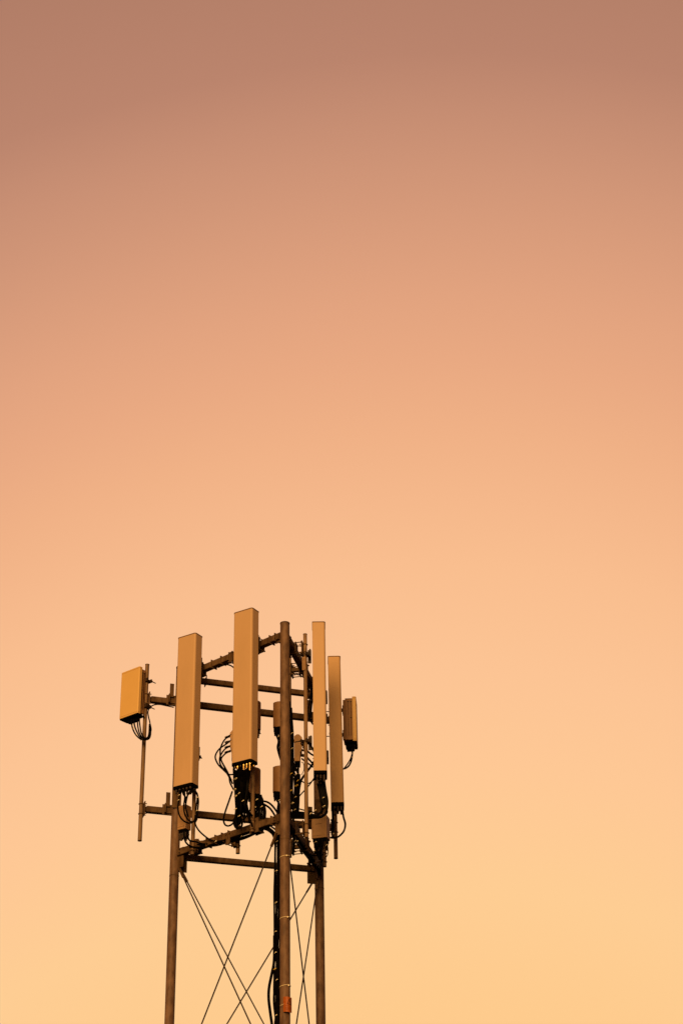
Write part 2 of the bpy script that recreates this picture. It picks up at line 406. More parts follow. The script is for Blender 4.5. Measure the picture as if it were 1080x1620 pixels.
def conn(bm, x, y, z0, r=.016, l=.07):
    cyl(bm, (x, y, z0), (x, y, z0 - l), r, 10); cyl(bm, (x, y, z0 - .012), (x, y, z0 - .028), r * 1.3, 6)
for k, (A, m, n, rows) in enumerate(((a1, DARK, 5, 2), (a2, BRASS, 6, 2), (a3, DARK, 3, 3), (a4, DARK, 3, 3))):
    t = A[0]; wid = (.355, .352, .29, .29)[k]
    for i in range(n):
        for j in range(rows):
            if k == 1 and (i + j * 3) % 4 == 2: mm = DARK
            else: mm = m
            bm = new_bm(); conn(bm, -wid / 2 + wid * (i + .7) / (n + .4), -.055 + j * .10 / (rows - 1), -.035, .012 if m is BRASS else .016, random.uniform(.035, .13)); obj('cable_connector', bm, mm, t)

# ------------------------------------------------------------------ square antennas with a finned rear housing
def square_antenna(label, px, py_top, py_bot, Y, ang, corner, pipe, wid=.37, dep=.19):
    dx = Vector((math.cos(ang), math.sin(ang), 0)); dy = Vector((-dx.y, dx.x, 0)); rd = .065
    c = xy(px, (py_top + py_bot) / 2, Y); zt, zb = zat(c, py_top), zat(c, py_bot); h = zt - zb
    base = c - dx * corner[0] * wid / 2 - dy * corner[1] * dep / 2
    t = thing('square_antenna', label, 'antenna', V(base, zb), ang, 'small square antennas at the arm ends')
    bm = new_bm(); prism(bm, rrect(wid, rd, .016, .004, 4, 0, -dep / 2 + rd / 2), .028, h - .028); obj('radome', bm, CREAM, t, .003)
    for z0, z1 in ((0, .026), (h - .026, h)):
        bm = new_bm(); prism(bm, rrect(wid, rd, .016, .004, 4, 0, -dep / 2 + rd / 2), z0, z1); obj('end_trim', bm, CREAM, t, .004)
    y0, y1 = -dep / 2 + rd + .002, dep / 2
    hs = new_bm(); box(hs, -wid / 2 + .02, wid / 2 - .02, y0, y1 - .03, .03, h - .02)
    body = obj('rear_housing', hs, GREYBOX, t, .003)
    for k in range(9):
        bm = new_bm(); x = -wid / 2 + .04 + k * (wid - .08) / 8; box(bm, x - .003, x + .003, y1 - .031, y1 + .005, .05, h - .04, .001); obj('cooling_fin', bm, GREYBOX, body)
    for s in (-1, 1):          # side recess frames and latch
        bm = new_bm(); x = s * (wid / 2 - .02)
        a, b = sorted((x - s * .004, x + s * .006))
        for q in (y0 + .022, y0 + .062):
            box(bm, a, b, q - .003, q + .003, .10, h - .075, .001)
        box(bm, a, b, y0 + .012, y0 + .034, h * .52, h * .53 + .006, .001)
        for q in (y0 + .022, y0 + .065): box(bm, a, b, q - .013, q + .011, h - .085, h - .075, .001)
        obj('side_groove', bm, BLACK, body)
    bm = new_bm(); box(bm, -wid / 2 + .01, wid / 2 - .01, -dep / 2 + .004, y1 - .02, -.022, -.001); obj('bottom_shield', bm, BLACK, t, .004)
    inv = Matrix.Rotation(-ang, 4, 'Z'); pl = inv @ (V(pipe, 0) - V(base, 0))
    for z in (h * .78, h * .22):
        bm = new_bm(); box(bm, -.06, .06, y1 + .005, y1 + .02, z - .07, z + .07)
        b = Vector((pl.x, pl.y, z)); a = Vector((pl.x * .5, y1 + .02, z)); d = (b - a)
        if d.length > .06: bar(bm, a, b - d.normalized() * .03, .05, .05)
        d = Vector((0, 1, 0)); n = Vector((1, 0, 0))
        for s in (-1, 1):
            bar(bm, b + d * s * .044 - n * .07, b + d * s * .044 + n * .07, .024, .055, .003)
            cyl(bm, b + n * s * .055 - d * .05, b + n * s * .055 + d * (.11 + .04 * s), .0075, 6)
            cyl(bm, b + n * s * .055 + d * .058, b + n * s * .055 + d * .075, .015, 6)
        obj('pipe_clamp', bm, DARK, t)
    bm = new_bm(); box(bm, -.10, .12, y0 + .01, y1 - .04, -.075, -.022); obj('connector_block', bm, BLACK, t, .004)
    return t
s1 = square_antenna('small square orange beige antenna on the far left pipe, facing left', 219.8, 1053.6, 1127.2, pL.y - .20, math.atan2(-.61, .79), (1, -1), pL, .41)
s2 = square_antenna('small square antenna seen edge-on at the far right, brown ribbed housing and thin bright front', 563.6, 1101.5, 1171.5, pR.y - .15, math.radians(87), (-1, -1), pR, .34, .215)

# ------------------------------------------------------------------ radio units
def rounded_unit(label, px, yt, yb, Y, ang, wid, dep, m, px_is=0):
    """small upright radio with a bulging front shell"""
    c = xy(px, (yt + yb) / 2, Y); zt, zb = zat(c, yt), zat(c, yb); h = zt - zb
    t = thing('remote_radio_unit', label, 'radio unit', V(c, zb), ang, 'small upright radio units')
    out = []
    n = 14
    for k in range(n + 1):
        u = -1 + 2 * k / n; out.append((u * wid / 2, -dep / 2 + .045 * (abs(u) ** 2.4)))
    out += [(wid / 2, dep / 2), (-wid / 2, dep / 2)]
    bm = new_bm(); prism(bm, out, .03, h, smooth=False); o = obj('shell', bm, m, t, .008)
    bm = new_bm(); prism(bm, [(x * .94, y * .9) for x, y in out], -.03, .03); obj('base', bm, BLACK, t)
    for k in range(5):
        bm = new_bm(); conn(bm, -wid * .38 + wid * .76 * k / 4, .0, -.03, .014, .06); obj('cable_connector', bm, RUBBER if k % 2 else DARK, t)
    bm = new_bm(); box(bm, -.05, .05, dep / 2 + .0, dep / 2 + .05, h * .3, h * .75); obj('bracket', bm, DARK, t)
    return t
u3 = rounded_unit('small brown radio unit half hidden behind front leg, upper of two there', 443.3, 1112, 1155, 25.12, math.radians(-8), .215, .15, GREYBOX)
u4 = rounded_unit('small brown radio unit half hidden behind front leg, lower of two there', 443.0, 1213.5, 1258, 25.12, math.radians(-8), .215, .15, GREYBOX)
u1 = rounded_unit('small brown radio unit peeking past right edge of the highest antenna', 402, 1110, 1157, 24.62, math.radians(38), .21, .15, GREYBOX)
u2 = rounded_unit('small brown radio unit just below the highest antenna, right of its cables', 401.3, 1216, 1261, 24.62, math.radians(38), .21, .15, GREYBOX)

def side_unit(label, pxl, pyt, pyb, Y, mirror, yaw=0):
    c = xy(pxl, (pyt + pyb) / 2, Y); zt, zb = zat(c, pyt), zat(c, pyb); h = zt - zb; s = -1 if mirror else 1
    t = thing('slim_radio_unit', label, 'radio unit', V(c, zb), yaw, 'slim hooked radio units')
    prof = [(-.056, .03), (.03, .03), (.034, h * .36), (.055, h * .44), (.058, h * .60), (.034, h * .66), (.055, h * .72), (.062, h * .88), (.02, h * .985), (-.015, h * .995), (-.058, h * .93)]
    bm = new_bm(); A = [bm.verts.new((s * x, -.11, z)) for x, z in prof]; B = [bm.verts.new((s * x, .11, z)) for x, z in prof]
    n = len(A)
    for i in range(n): bm.faces.new((A[i], A[(i + 1) % n], B[(i + 1) % n], B[i]))
    bm.faces.new(A[::-1]); bm.faces.new(B); obj('housing', bm, BOXLT, t, .004)
    bm = new_bm(); box(bm, min(s * -.05, s * .03), max(s * -.05, s * .03), -.09, .09, 0, .03); obj('base', bm, BLACK, t)
    bm = new_bm(); tube(bm, [(s * -.02 + .016 * math.cos(a * math.pi / 6), 0, h + .01 + .016 * math.sin(a * math.pi / 6)) for a in range(13)], .004, 6, False); obj('lifting_ring', bm, TIE, t)
    for k in range(4):
        bm = new_bm(); z = h * (.84 - .165 * k); cyl(bm, (s * .05, -.03, z), (s * .11, -.03, z - .015), .017, 10); cyl(bm, (s * .10, -.03, z - .012), (s * .14, -.03, z - .03), .02, 10); obj('side_connector', bm, DARK, t)
    bm = new_bm(); bar(bm, (s * -.065, 0, h * .8), (s * -.065, 0, h * .9), .02, .03); bar(bm, (s * -.065, 0, h * .16), (s * -.065, 0, h * .25), .02, .03); obj('fastener', bm, BLACK, t)
    return t
r1 = side_unit('slim beige radio unit with a lifting ring between front leg and thin pipe', 471.6, 1165.5, 1211, 24.85, False)
r2 = side_unit('slim radio unit mostly hidden behind left edge of highest antenna, four cables bending left', 370.5, 1158, 1206, 24.95, True)

def jbox(label, px, yt, yb, Y, ang, wid, dep, hd, m, pretty):
    """cuboid housing with a seam line, front near edge at (px)"""
    dx = Vector((math.cos(ang), math.sin(ang), 0)); dy = Vector((-dx.y, dx.x, 0))
    c = xy(px, (yt + yb) / 2, Y); zt, zb = zat(c, yt), zat(c, yb); h = zt - zb
    base = c - dx * wid / 2 + dy * dep / 2
    t = thing('junction_box', label, 'junction box', V(base, zb), ang, 'cable boxes on the tower')
    bm = new_bm(); prism(bm, rrect(wid, dep, .012, .006, 3), 0, h); body = obj('housing', bm, m, t, .006)
    bm = new_bm(); prism(bm, rrect(wid * .78, .006, .001, .001, 1, 0, -dep / 2 - .0045), h * .10, h * .92); obj('front_cover', bm, m, t, .002)
    bm = new_bm(); prism(bm, rrect(wid - .03, dep - .03, .006, .006, 2), -.05, -.002); obj('connector_plate', bm, BLACK, t)
    for i in range(4):
        for j in range(2):
            bm = new_bm(); conn(bm, -wid * .34 + wid * .68 * i / 3, -dep * .25 + dep * .5 * j, -.05, .017, random.uniform(.06, .12)); obj('cable_connector', bm, BRASS if (i + j) % 5 == 0 and wid > .2 else DARK, t)
    return t, h
b1, hb1 = jbox('pale box on the right leg under the black cable loop with flat dark underside', 516.6, 1288.5, 1324, 25.62, math.radians(-14), .245, .20, 0, BOXLT, 1)
b2, hb2 = jbox('pale box on the left leg behind looped cables', 293.8, 1272, 1310, 25.05, math.radians(-32), .155, .14, 0, BOXLT, 0)
# embossed line on the box cover
bm = new_bm(); box(bm, -.055, .045, -.1105, -.1085, hb1 * .60, hb1 * .615, .0005); obj('cover_mark', bm, DARK, b1)

# ------------------------------------------------------------------ cables
def cpath(pts): return [at(x, y, Y) for x, y, Y in pts]
def bundle(label, cat, cables, ties=(), group=None, name='cable_bundle', tm=TIE, r=.0135):
    """cables: lists of (px,py,Y); ties: (px,py,Y,rad)"""
    first = at(*cables[0][0] if not isinstance(cables[0], tuple) else cables[0][0][0])
    t = thing(name, label, cat, first, 0, group)
    for c in cables:
        rr = r
        if isinstance(c, tuple): c, rr = c
        bm = new_bm(); tube(bm, [p - first for p in cpath(c)], rr, 8); obj('cable', bm, RUBBER, t)
    for q in ties:
        x, y, Y, wd, hh = q[:5]; c = at(x, y, Y) - first; px1 = .0095
        bm = new_bm(); rr = wd * px1 / 2
        hh *= .42; rr *= .7
        tube(bm, [(c.x + rr * math.cos(a * math.pi / 8), c.y + rr * .8 * math.sin(a * math.pi / 8), c.z + .012 * math.cos(a * math.pi / 8)) for a in range(17)], hh, 6, False)
        bar(bm, c + Vector((rr * .3, -rr * .85, 0)), c + Vector((rr * .3 + .015, -rr * .85, .004)), .009, .010, .002)
        obj('cable_tie', bm, q[5] if len(q) > 5 else tm, t)
    return t
def jit(c, dx, dy=0, dY=0): return [(x + dx, y + dy, Y + dY) for x, y, Y in c]

# under antenna 1
YA = 24.9
bundle('black cable loops hanging under the left tall antenna in front of pale box', 'cable', [
    [(285, 1250, YA), (283.5, 1262, YA), (281.8, 1278, YA), (284, 1290, YA), (290, 1298, YA), (298, 1302, YA), (306, 1300, YA), (311, 1290, YA)],
    [(292, 1250, YA), (292.5, 1262, YA), (291, 1275, YA), (292.5, 1288, YA), (298, 1297, YA), (305, 1300, YA), (311, 1294, YA), (313, 1280, YA), (314, 1266, YA), (311, 1255, YA), (305, 1250.5, YA), (299, 1254, YA), (295.5, 1264, YA), (294, 1278, YA), (298, 1292, YA)],
    [(300, 1248, YA), (307, 1250, YA), (312.5, 1257, YA), (311.5, 1270, YA), (310, 1282, YA), (312, 1294, YA), (308, 1303, YA)],
    [(304, 1248, YA), (303, 1254, YA), (297, 1258, YA), (294, 1268, YA)],
    [(289, 1248, YA), (290, 1256, YA), (294, 1262, YA), (294, 1270, YA)],
    [(309, 1290, YA), (309, 1303, YA), (314, 1313, YA), (322, 1321, YA), (331, 1327.5, YA), (341, 1331, 24.75), (352, 1330, 24.7)],
], [(281.9, 1266, YA, 3.6, .005), (283, 1258, YA, 3.6, .005), (312, 1262, YA, 5, .005), (311, 1283, YA, 5, .005)], 'cable bundles', r=.0125)
bundle('black cables curving from pale left box onto the lower front beam', 'cable', [
    [(291.5, 1315, 24.95), (291.6, 1325, 24.95), (294.5, 1333, 24.95), (301, 1338.5, 25.0), (310, 1340.5, 25.05), (325, 1340, 25.05), (345, 1335, 24.95), (368, 1329.5, 24.75), (390, 1323.5, 24.6), (405, 1317, 24.5)],
    [(297, 1315, 24.95), (297.5, 1324, 24.95), (301, 1330, 24.95), (309, 1331.5, 25.0), (322, 1335, 25.0), (340, 1334.5, 24.95), (360, 1330.5, 24.8), (385, 1324, 24.6)],
    [(300, 1340, 25.05), (320, 1341, 24.98), (345, 1336.5, 24.95), (372, 1330.5, 24.75), (398, 1321, 24.5), (420, 1310, 24.35)],
    [(306, 1341.5, 25.03), (330, 1339.5, 25.0), (355, 1334, 24.85), (384, 1327.5, 24.65), (410, 1316, 24.4)],
    [(312, 1336, 25.03), (340, 1338, 24.98), (370, 1329, 24.75), (395, 1321, 24.5)],
], [(341, 1331, 24.7, 3, .006), (382, 1323, 24.4, 3, .006)], 'cable bundles')
# fan under antenna 2
fan = []
for k in range(13):
    f = k / 12; x0 = 369.5 + 26.5 * f
    if k < 8: xe = 371 + 9 * f * 1.6; ye = 1306 + random.uniform(-3, 3)
    else: xe = 381 + 20 * (f - .58) * 2.2; ye = 1290 + random.uniform(-6, 6)
    Yc = 24.05 + .25 * random.random()
    fan.append(([(x0, 1216 + 3 * math.sin(k), 24.0), (x0 + (374 + 12 * f - x0) * .25, 1235, 24.1), (372 + 20 * f + random.uniform(-1, 1), 1256, Yc), (373.5 + 15 * f + random.uniform(-1, 1), 1277, Yc), (xe, ye, Yc + .1)], .0145))
fan += [([(370, 1213, 24.1), (371.5, 1240, 24.1), (373, 1265, 24.1), (374, 1285, 24.15), (373, 1300, 24.2), (377, 1309, 24.2), (383, 1307, 24.2)], .016),
        [(388, 1262, 24.2), (392, 1280, 24.2), (393, 1292, 24.2), (398, 1302, 24.2), (399, 1308, 24.2)],
        [(384, 1264, 24.2), (382, 1282, 24.2), (386, 1294, 24.2), (390, 1291, 24.2), (396, 1280, 24.3), (396, 1262, 24.3)],
        [(367.5, 1252, 24.2), (362, 1268, 24.2), (356.5, 1284, 24.2), (353.7, 1296, 24.2), (356, 1304.5, 24.2), (362, 1306.5, 24.2), (369, 1302, 24.2), (374, 1292, 24.2)],
        ([(371, 1295, 24.2), (370, 1302, 24.2), (374, 1310, 24.2), (381, 1309, 24.2), (383, 1300, 24.2), (379, 1290, 24.2)], .016)]
for k in range(6):
    xs = random.uniform(370, 396); xe = random.uniform(371, 397); q = random.uniform(-5, 5)
    fan.append(([(xs, 1218, 24.05), (xs + q * .5, 1236, 24.1), (383 + (xe - 383) * .6 + q, 1256, 24.2), (381 + (xe - 383) * .8 - q * .6, 1274, 24.25), (xe, 1290 + abs(q), 24.3), (xe - 3 + q, 1300 + q * .5, 24.35)], random.choice((.013, .016))))
bundle('thick fan of black cables with bright connectors hanging under the highest antenna', 'cable', fan,
       [(372.5, 1232, 24.0, 8, .005), (371, 1249, 24.0, 8, .005), (372.5, 1259.5, 24.0, 8, .005), (377.8, 1255, 24.0, 4, .006), (372.5, 1280, 24.1, 6, .006), (384, 1267, 24.0, 4, .006), (378, 1291, 24.1, 5, .005)], 'cable bundles')
YR = 24.85
bundle('four thin black cables bowing left behind the highest antenna', 'cable', [
    [(366, 1162, YR), (359, 1166.5, YR), (353, 1174, YR), (348.6, 1186, YR), (349.5, 1201, YR), (355, 1213, YR), (361, 1224, YR), (366, 1234, YR)],
    [(366, 1171, YR), (358, 1177, YR), (346.5, 1185.5, YR), (340.6, 1197, YR), (345, 1209, YR), (353.5, 1218, YR), (362, 1227, YR), (368, 1240, YR)],
    [(365, 1179.5, YR), (355, 1186, YR), (348, 1198, YR), (349, 1210, YR), (357, 1220, YR), (364, 1232, YR)],
    [(365, 1187, YR), (358, 1191, YR), (350.5, 1199, YR), (351, 1205, YR), (356.5, 1215, YR), (362, 1226, YR), (364, 1238, YR), (370, 1250, YR)],
    [(360, 1225, YR), (366, 1225.5, YR), (370, 1224, YR), (372, 1218, YR)],
], [(368, 1234, YR, 4, .004)], 'cable bundles', r=.0125)
# right of pipe 399
YD = 24.45
blob = [[(402 + k * 2.2, 1258, YD), (403 + k * 2.4, 1266, YD - .05 * (k % 2)), (404 + k * 2.6, 1276, YD), (403 + k * 2.7, 1284 + (k % 3) * 2, YD), (404 + k * 2.1, 1296, YD)] for k in range(6)]
blob += [[(399, 1263, YD), (404, 1270, YD), (410, 1274, YD), (416, 1280, YD), (418, 1288, YD), (417, 1298, YD)], ([(400, 1270, YD), (408, 1268, YD), (416, 1272, YD), (419.5, 1282, YD), (419, 1294, YD)], .017), [(408, 1256, YD), (413, 1260, YD), (416, 1268, YD), (412, 1276, YD), (403, 1280, YD)],
         ([(405, 1268, YD), (415, 1267.5, YD), (423, 1269, 24.4), (430, 1274, 24.4), (437, 1283, 24.4), (443, 1294, 24.4)], .015),
         ([(405, 1272, YD), (415, 1271.5, YD), (422, 1275, 24.4), (428, 1280, 24.4), (434, 1289, 24.4), (438, 1297, 24.4)], .015),
         ([(404, 1274, YD), (399, 1282, YD), (400, 1290, YD)], .017)]
bundle('tangled black cables right of lit lower pipe arcing over to the front leg', 'cable', blob, [(406, 1265, 24.35, 4, .006), (413.5, 1276, 24.35, 4, .006), (403, 1277.5, 24.35, 4, .006)], 'cable bundles')
bundle('thick black cables arching under the lower front beam towards the front leg', 'cable', [
    ([(396, 1321, 24.4), (410, 1312, 24.35), (420, 1308.5, 24.3), (428, 1312, 24.25), (435, 1320, 24.3), (437, 1335, 24.3)], .017),
    ([(400, 1318, 24.4), (414, 1308, 24.35), (424, 1305.5, 24.3), (431, 1309, 24.25), (437, 1315, 24.3), (440, 1330, 24.3)], .013),
    ([(390, 1324.5, 24.45), (406, 1315.5, 24.35), (418, 1311.5, 24.3), (427, 1315.5, 24.25), (433, 1323, 24.3), (436, 1340, 24.3)], .018)], [], 'cable bundles')
# trunk down the front leg
YT = 24.2
trunk = []
for k, x in enumerate((434.4, 436.4, 438.3, 440.2, 441.8)):
    w_ = [random.uniform(-1.0, 1.0) for _ in range(12)]
    pts = [(x + 1.2, 1318, YT)]
    for q, y in enumerate((1350, 1382, 1412, 1440, 1468, 1496, 1524)): pts.append((x + w_[q], y, YT + .02 * w_[q + 1]))
    if k < 2: pts += [(x - .6, 1545, YT), (x - 1.0 + k, 1566, YT), (x - .2 + k, 1588, YT), (x + 1.5, 1606, YT)]
    else: pts += [(x + .6, 1548, YT), (x + 1.0, 1572, YT), (x + .2, 1596, YT)]
    pts += [(x - .2, 1630, YT), (x - .6, 1680, YT), (x - .8, 1800, YT), (x - 1, 2100, YT), (x - 1, 2600, YT)]
    trunk.append((pts, (.014, .0125, .014, .0125, .013)[k]))
for q, (dx, rr) in enumerate(((0, .020), (3.0, .016))):
    trunk.append(([(434 + dx, 1480, YT), (433.5 + dx, 1520, YT), (430 + dx, 1540, YT - .02), (425.7 + dx, 1562, YT - .03), (425 + dx, 1580, YT - .03), (427.5 + dx, 1602, YT), (430.5 + dx, 1625, YT), (434 + dx, 1670, YT)] if q == 0 else
                  [(438, 1520, YT), (436.5, 1550, YT), (433.6, 1572, YT), (433.6, 1590, YT), (436, 1610, YT), (439, 1640, YT)], rr))
tt_ = [(436 + random.uniform(-1, 2), y, YT - .03, random.choice((3, 4, 6)), .004) for y in (1331, 1378, 1428, 1474, 1507, 1550, 1606)]
tt_.append((434.5, 1533, YT - .03, 6, .006, TAPE))
bundle('long black cable trunk running down left side of front leg, one strand bulging out', 'cable', trunk, tt_, 'cable bundles')
# behind the front leg
YB = 25.05
bundle('black wavy cable strands between the two small radio units left of front leg', 'cable', [
    ([(436, 1152, YB), (437, 1162, YB), (440.5, 1172, YB), (439, 1182, YB), (441, 1192, YB), (444.5, 1203, YB)], .016),
    ([(438.5, 1152, YB), (438, 1165, YB), (441.5, 1174, YB), (440.3, 1184, YB), (443, 1196, YB), (448, 1206, YB)], .013),
    ([(441, 1150, YB), (442, 1162, YB), (443.5, 1176, YB), (442.8, 1190, YB), (446, 1202, YB)], .013),
    ([(434.5, 1150, YB), (435.5, 1158, YB), (439, 1165, YB), (441, 1172, YB)], .018)], [(440, 1165, YB - .04, 3, .004)], 'cable bundles')
bundle('short black cable strands under the lower small radio unit left of front leg', 'cable', [
    ([(436, 1252, YB), (437, 1262, YB), (440.5, 1270, YB), (439.5, 1282, YB), (442, 1298, YB)], .018),
    ([(439, 1252, YB), (440, 1265, YB), (442, 1278, YB), (441.5, 1295, YB)], .016),
    ([(434.5, 1252, YB), (436, 1260, YB), (439.5, 1268, YB)], .02)], [(441, 1266, YB - .04, 3, .004)], 'cable bundles')
bundle('black cable run along right side of front leg behind it', 'cable', [
    ([(460.5, 1120, YB), (462, 1150, YB), (462.3, 1180, YB), (463, 1215, YB), (462, 1250, YB), (464, 1290, YB), (463, 1320, YB)], .018),
    ([(458, 1110, YB), (460.5, 1150, YB), (461, 1190, YB), (460.5, 1230, YB), (461, 1280, YB)], .018),
    ([(462, 1140, YB), (463.3, 1160, YB), (463.6, 1185, YB), (464, 1205, YB), (467, 1220, YB)], .014)],
    [(461.5, 1160, YB - .05, 5, .004), (461.5, 1184, YB - .05, 4, .004), (460.5, 1224, YB - .1, 4, .009, TAPE), (460.5, 1250.5, YB - .1, 4, .009, TAPE), (462, 1270, YB - .08, 4, .004)], 'cable bundles')
YC = 24.8
vb = [([(466 + 1.9 * k, 1222 + abs(k - 3) * 3 - (12 if k == 3 else 0), YC), (466 + 1.8 * k, 1235, YC), (466.5 + 1.5 * k, 1250, YC + .03 * (k % 2)), (465.5 + 1.7 * k, 1268, YC), (465 + 1.5 * k, 1292, YC)], .0165) for k in range(5)]
vb += [([(471.5, 1210, YC), (471.3, 1220, YC), (470, 1240, YC)], .016), ([(471, 1224, YC), (467, 1214, YC), (463, 1213, YC), (461, 1221, YC)], .015), ([(463, 1218, YC), (466, 1226, YC), (467.5, 1238, YC), (466, 1262, YC), (467, 1290, YC)], .02)]
bundle('upright bundle of black cables with a yellow band hanging below slim radio unit', 'cable', vb, [(469, 1242.7, YC - .06, 8, .008, TAPE), (470.5, 1235, YC - .06, 3.5, .006, TAPE), (467, 1261, YC - .06, 4, .004), (463.5, 1270.6, YC - .05, 4, .005), (468, 1225, YC - .06, 7, .004), (466, 1281, YC - .05, 5, .004)], 'cable bundles')
YJ = 24.95
bundle('black jumper cables sweeping behind thin pipe to back of the narrow orange antenna', 'cable', [
    ([(478, 1172, YJ), (486, 1174, YJ), (491, 1180, YJ), (496, 1187, YJ), (501, 1200, YJ)], .018),
    ([(479, 1182, YJ), (486, 1188, YJ), (492, 1193, YJ), (498, 1196, YJ)], .015),
    ([(477, 1196, YJ), (484, 1197, YJ), (490, 1203, YJ), (496, 1210, YJ), (499, 1218, YJ)], .015),
    ([(477, 1200, YJ), (482, 1204, YJ), (489, 1209, YJ), (495, 1214, YJ)], .013),
    ([(500, 1200, YJ), (492, 1212, YJ), (484, 1223, YJ), (477, 1233, YJ), (474, 1243, YJ), (472, 1258, YJ)], .018),
    ([(498, 1232, YJ), (489, 1239, YJ), (481, 1238, YJ), (474, 1233, YJ), (471, 1228, YJ)], .010),
    ([(500, 1226, YJ), (492, 1238, YJ), (484, 1248, YJ), (474, 1259, YJ), (470, 1268, YJ)], .010),
    ([(476.5, 1205.5, YJ), (480, 1208, YJ), (480.5, 1218, YJ), (477, 1226, YJ)], .005)], [], 'cable bundles')
YH = 24.6
hb = [([(455, 1285 + 2.4 * k, YH + .2), (470, 1285 + 2.3 * k, YH + .05), (486, 1286.5 + 2 * k, YH), (497, 1289.5 + 1.1 * k, YH), (508, 1291.5 + .3 * k, YH - .02 * k), (516 + .3 * k, 1284, YH), (518 - 2 * k, 1268, YH), (515 - 2.6 * k, 1250, YH), (512 - 3 * k, 1229, YH)], .0155) for k in range(5)]
hb += [([(456, 1280.5, YH), (468, 1278.8, YH), (480, 1281.5, YH), (493, 1284.5, YH), (503, 1287, YH)], .010),
       ([(503, 1230, YH), (505, 1250, YH), (508, 1268, YH), (509, 1282, YH), (500, 1291, YH)], .017), ([(507, 1230, YH), (511, 1250, YH), (514, 1270, YH), (508, 1287, YH)], .017)]
bundle('heavy black cables bent in a J under the narrow orange antenna, running to front leg', 'cable', hb, [(512, 1275.5, YH - .06, 7, .004), (491, 1287, YH - .1, 4, .006), (498.5, 1282, YH - .06, 3.5, .006), (503, 1235.5, YH - .05, 3, .006), (513, 1236, YH - .05, 3, .006), (511, 1262, YH - .05, 3, .004)], 'cable bundles')
bundle('short black cables beside the narrow orange antenna and pipe near the upper right joint', 'cable', [
    ([(493.5, 1085, 25.4), (492, 1098, 25.4), (490, 1110, 25.4), (487.5, 1122, 25.4), (489, 1136, 25.4), (495, 1146, 25.4)], .014),
    ([(496, 1090, 25.4), (494, 1105, 25.4), (492, 1120, 25.4), (491, 1135, 25.4)], .017)], [], 'cable bundles')
bundle('thin black cable arc under the upper right beam beside thin pipe', 'cable', [([(460, 1066, 25.3), (466, 1066.3, 25.2), (472, 1067.5, 25.1), (478, 1070.3, 25.0), (484, 1075, 25)], .010)], [], 'cable bundles')
bundle('thin black cable arc under upper front beam left of the highest antenna', 'cable', [([(345, 1056, 24.8), (352, 1053, 24.75), (359, 1051.5, 24.7), (366, 1053.5, 24.65), (372, 1058.5, 24.6)], .011), ([(356, 1051, 24.7), (364, 1049, 24.6), (374, 1048, 24.6)], .011)], [], 'cable bundles')
YQ = pR.y - .12
bundle('single black cable drooping in a loop from the rightmost tall antenna to its pipe', 'cable', [
    ([(541.5, 1280, 25.75), (543, 1292, 25.8), (546, 1304, 25.85), (543.5, 1315, YQ), (536, 1323, YQ), (528, 1325.5, YQ), (522, 1325, YQ)], .016)], [], 'cable bundles')
bundle('black connectors and short cables on left side of the lower right pipe', 'cable', [
    ([(526, 1280, 25.9), (526.5, 1295, 26), (527, 1308, 26.1), (526, 1324, 26.2)], .02), ([(524, 1297, 26), (526.5, 1303, 26.1), (525, 1312, 26.2)], .016)], [(527, 1319, 25.9, 3, .006)], 'cable bundles')
YS = pR.y - .1
bundle('two black cables hooking left under small edge-on square antenna', 'cable', [
    ([(557.5, 1180, YS), (557, 1193, YS), (555.5, 1203, YS), (552, 1211, YS), (547.5, 1215, YS), (543, 1216.5, YS)], .014),
    ([(557, 1192, YS), (554.5, 1200, YS), (550, 1208, YS), (545.5, 1214, YS), (542.5, 1217, YS)], .011), ([(559, 1178, YS), (558, 1188, YS)], .03)], [(557.3, 1192, YS - .02, 3, .005), (556.6, 1198, YS - .02, 3, .005)], 'cable bundles')
YL = pL.y - .18
bundle('black cable loops under small square antenna wrapping round the far left pipe', 'cable', [
    ([(208.8, 1138, YL), (209, 1148, YL), (212, 1157, YL), (216.5, 1164, YL), (223, 1169.5, YL), (230, 1170.5, YL), (236, 1168.5, YL), (238.5, 1161, YL), (238, 1148, YL + .1)], .012),
    ([(211.8, 1138, YL), (213.5, 1149, YL), (217, 1158, YL), (222, 1166, YL), (229, 1169, YL), (235, 1167.5, YL), (237, 1158, YL), (237, 1148, YL + .1)], .012),
    ([(217.5, 1138, YL), (218.5, 1150, YL), (221, 1160, YL), (226.5, 1167.5, YL), (233, 1168, YL), (235.8, 1160, YL), (236.6, 1146, YL + .1)], .011),
    ([(220, 1136, YL), (222, 1150, YL), (224, 1160, YL), (230, 1168, YL), (236.5, 1163, YL), (239.2, 1155, YL), (238, 1146, YL + .1)], .011),
    ([(238, 1149, YL), (237.2, 1142, YL), (235.2, 1134, YL), (234.4, 1126, YL), (237, 1120, YL), (243, 1115.5, YL + .1), (252, 1114.5, YL + .2), (263, 1116.5, YL + .25), (275, 1119, YL + .3)], .010)],
    [(210, 1147, YL - .02, 3, .004), (211, 1152, YL - .02, 3, .004), (216, 1163, YL - .02, 5, .006), (224, 1170, YL - .02, 4, .008, DARK)], 'cable bundles')
YE = 25.0
mass = []
for k in range(7):
    dx, dy = (k % 3) * 1.6, (k // 3) * 4
    mass.append(([(459 + dx, 1300 + dy, 24.35), (466 + dx, 1313 + dy * 1.6, 24.6), (474 + dx, 1327 + dy * 1.6, 24.95), (483 + dx, 1341 + dy * 1.3, 25.35), (492 + dx, 1355 + dy, 25.7), (501 + dx, 1368 + dy * .6, 26.0), (505 + dx * .5, 1385, 26.1)], .018))
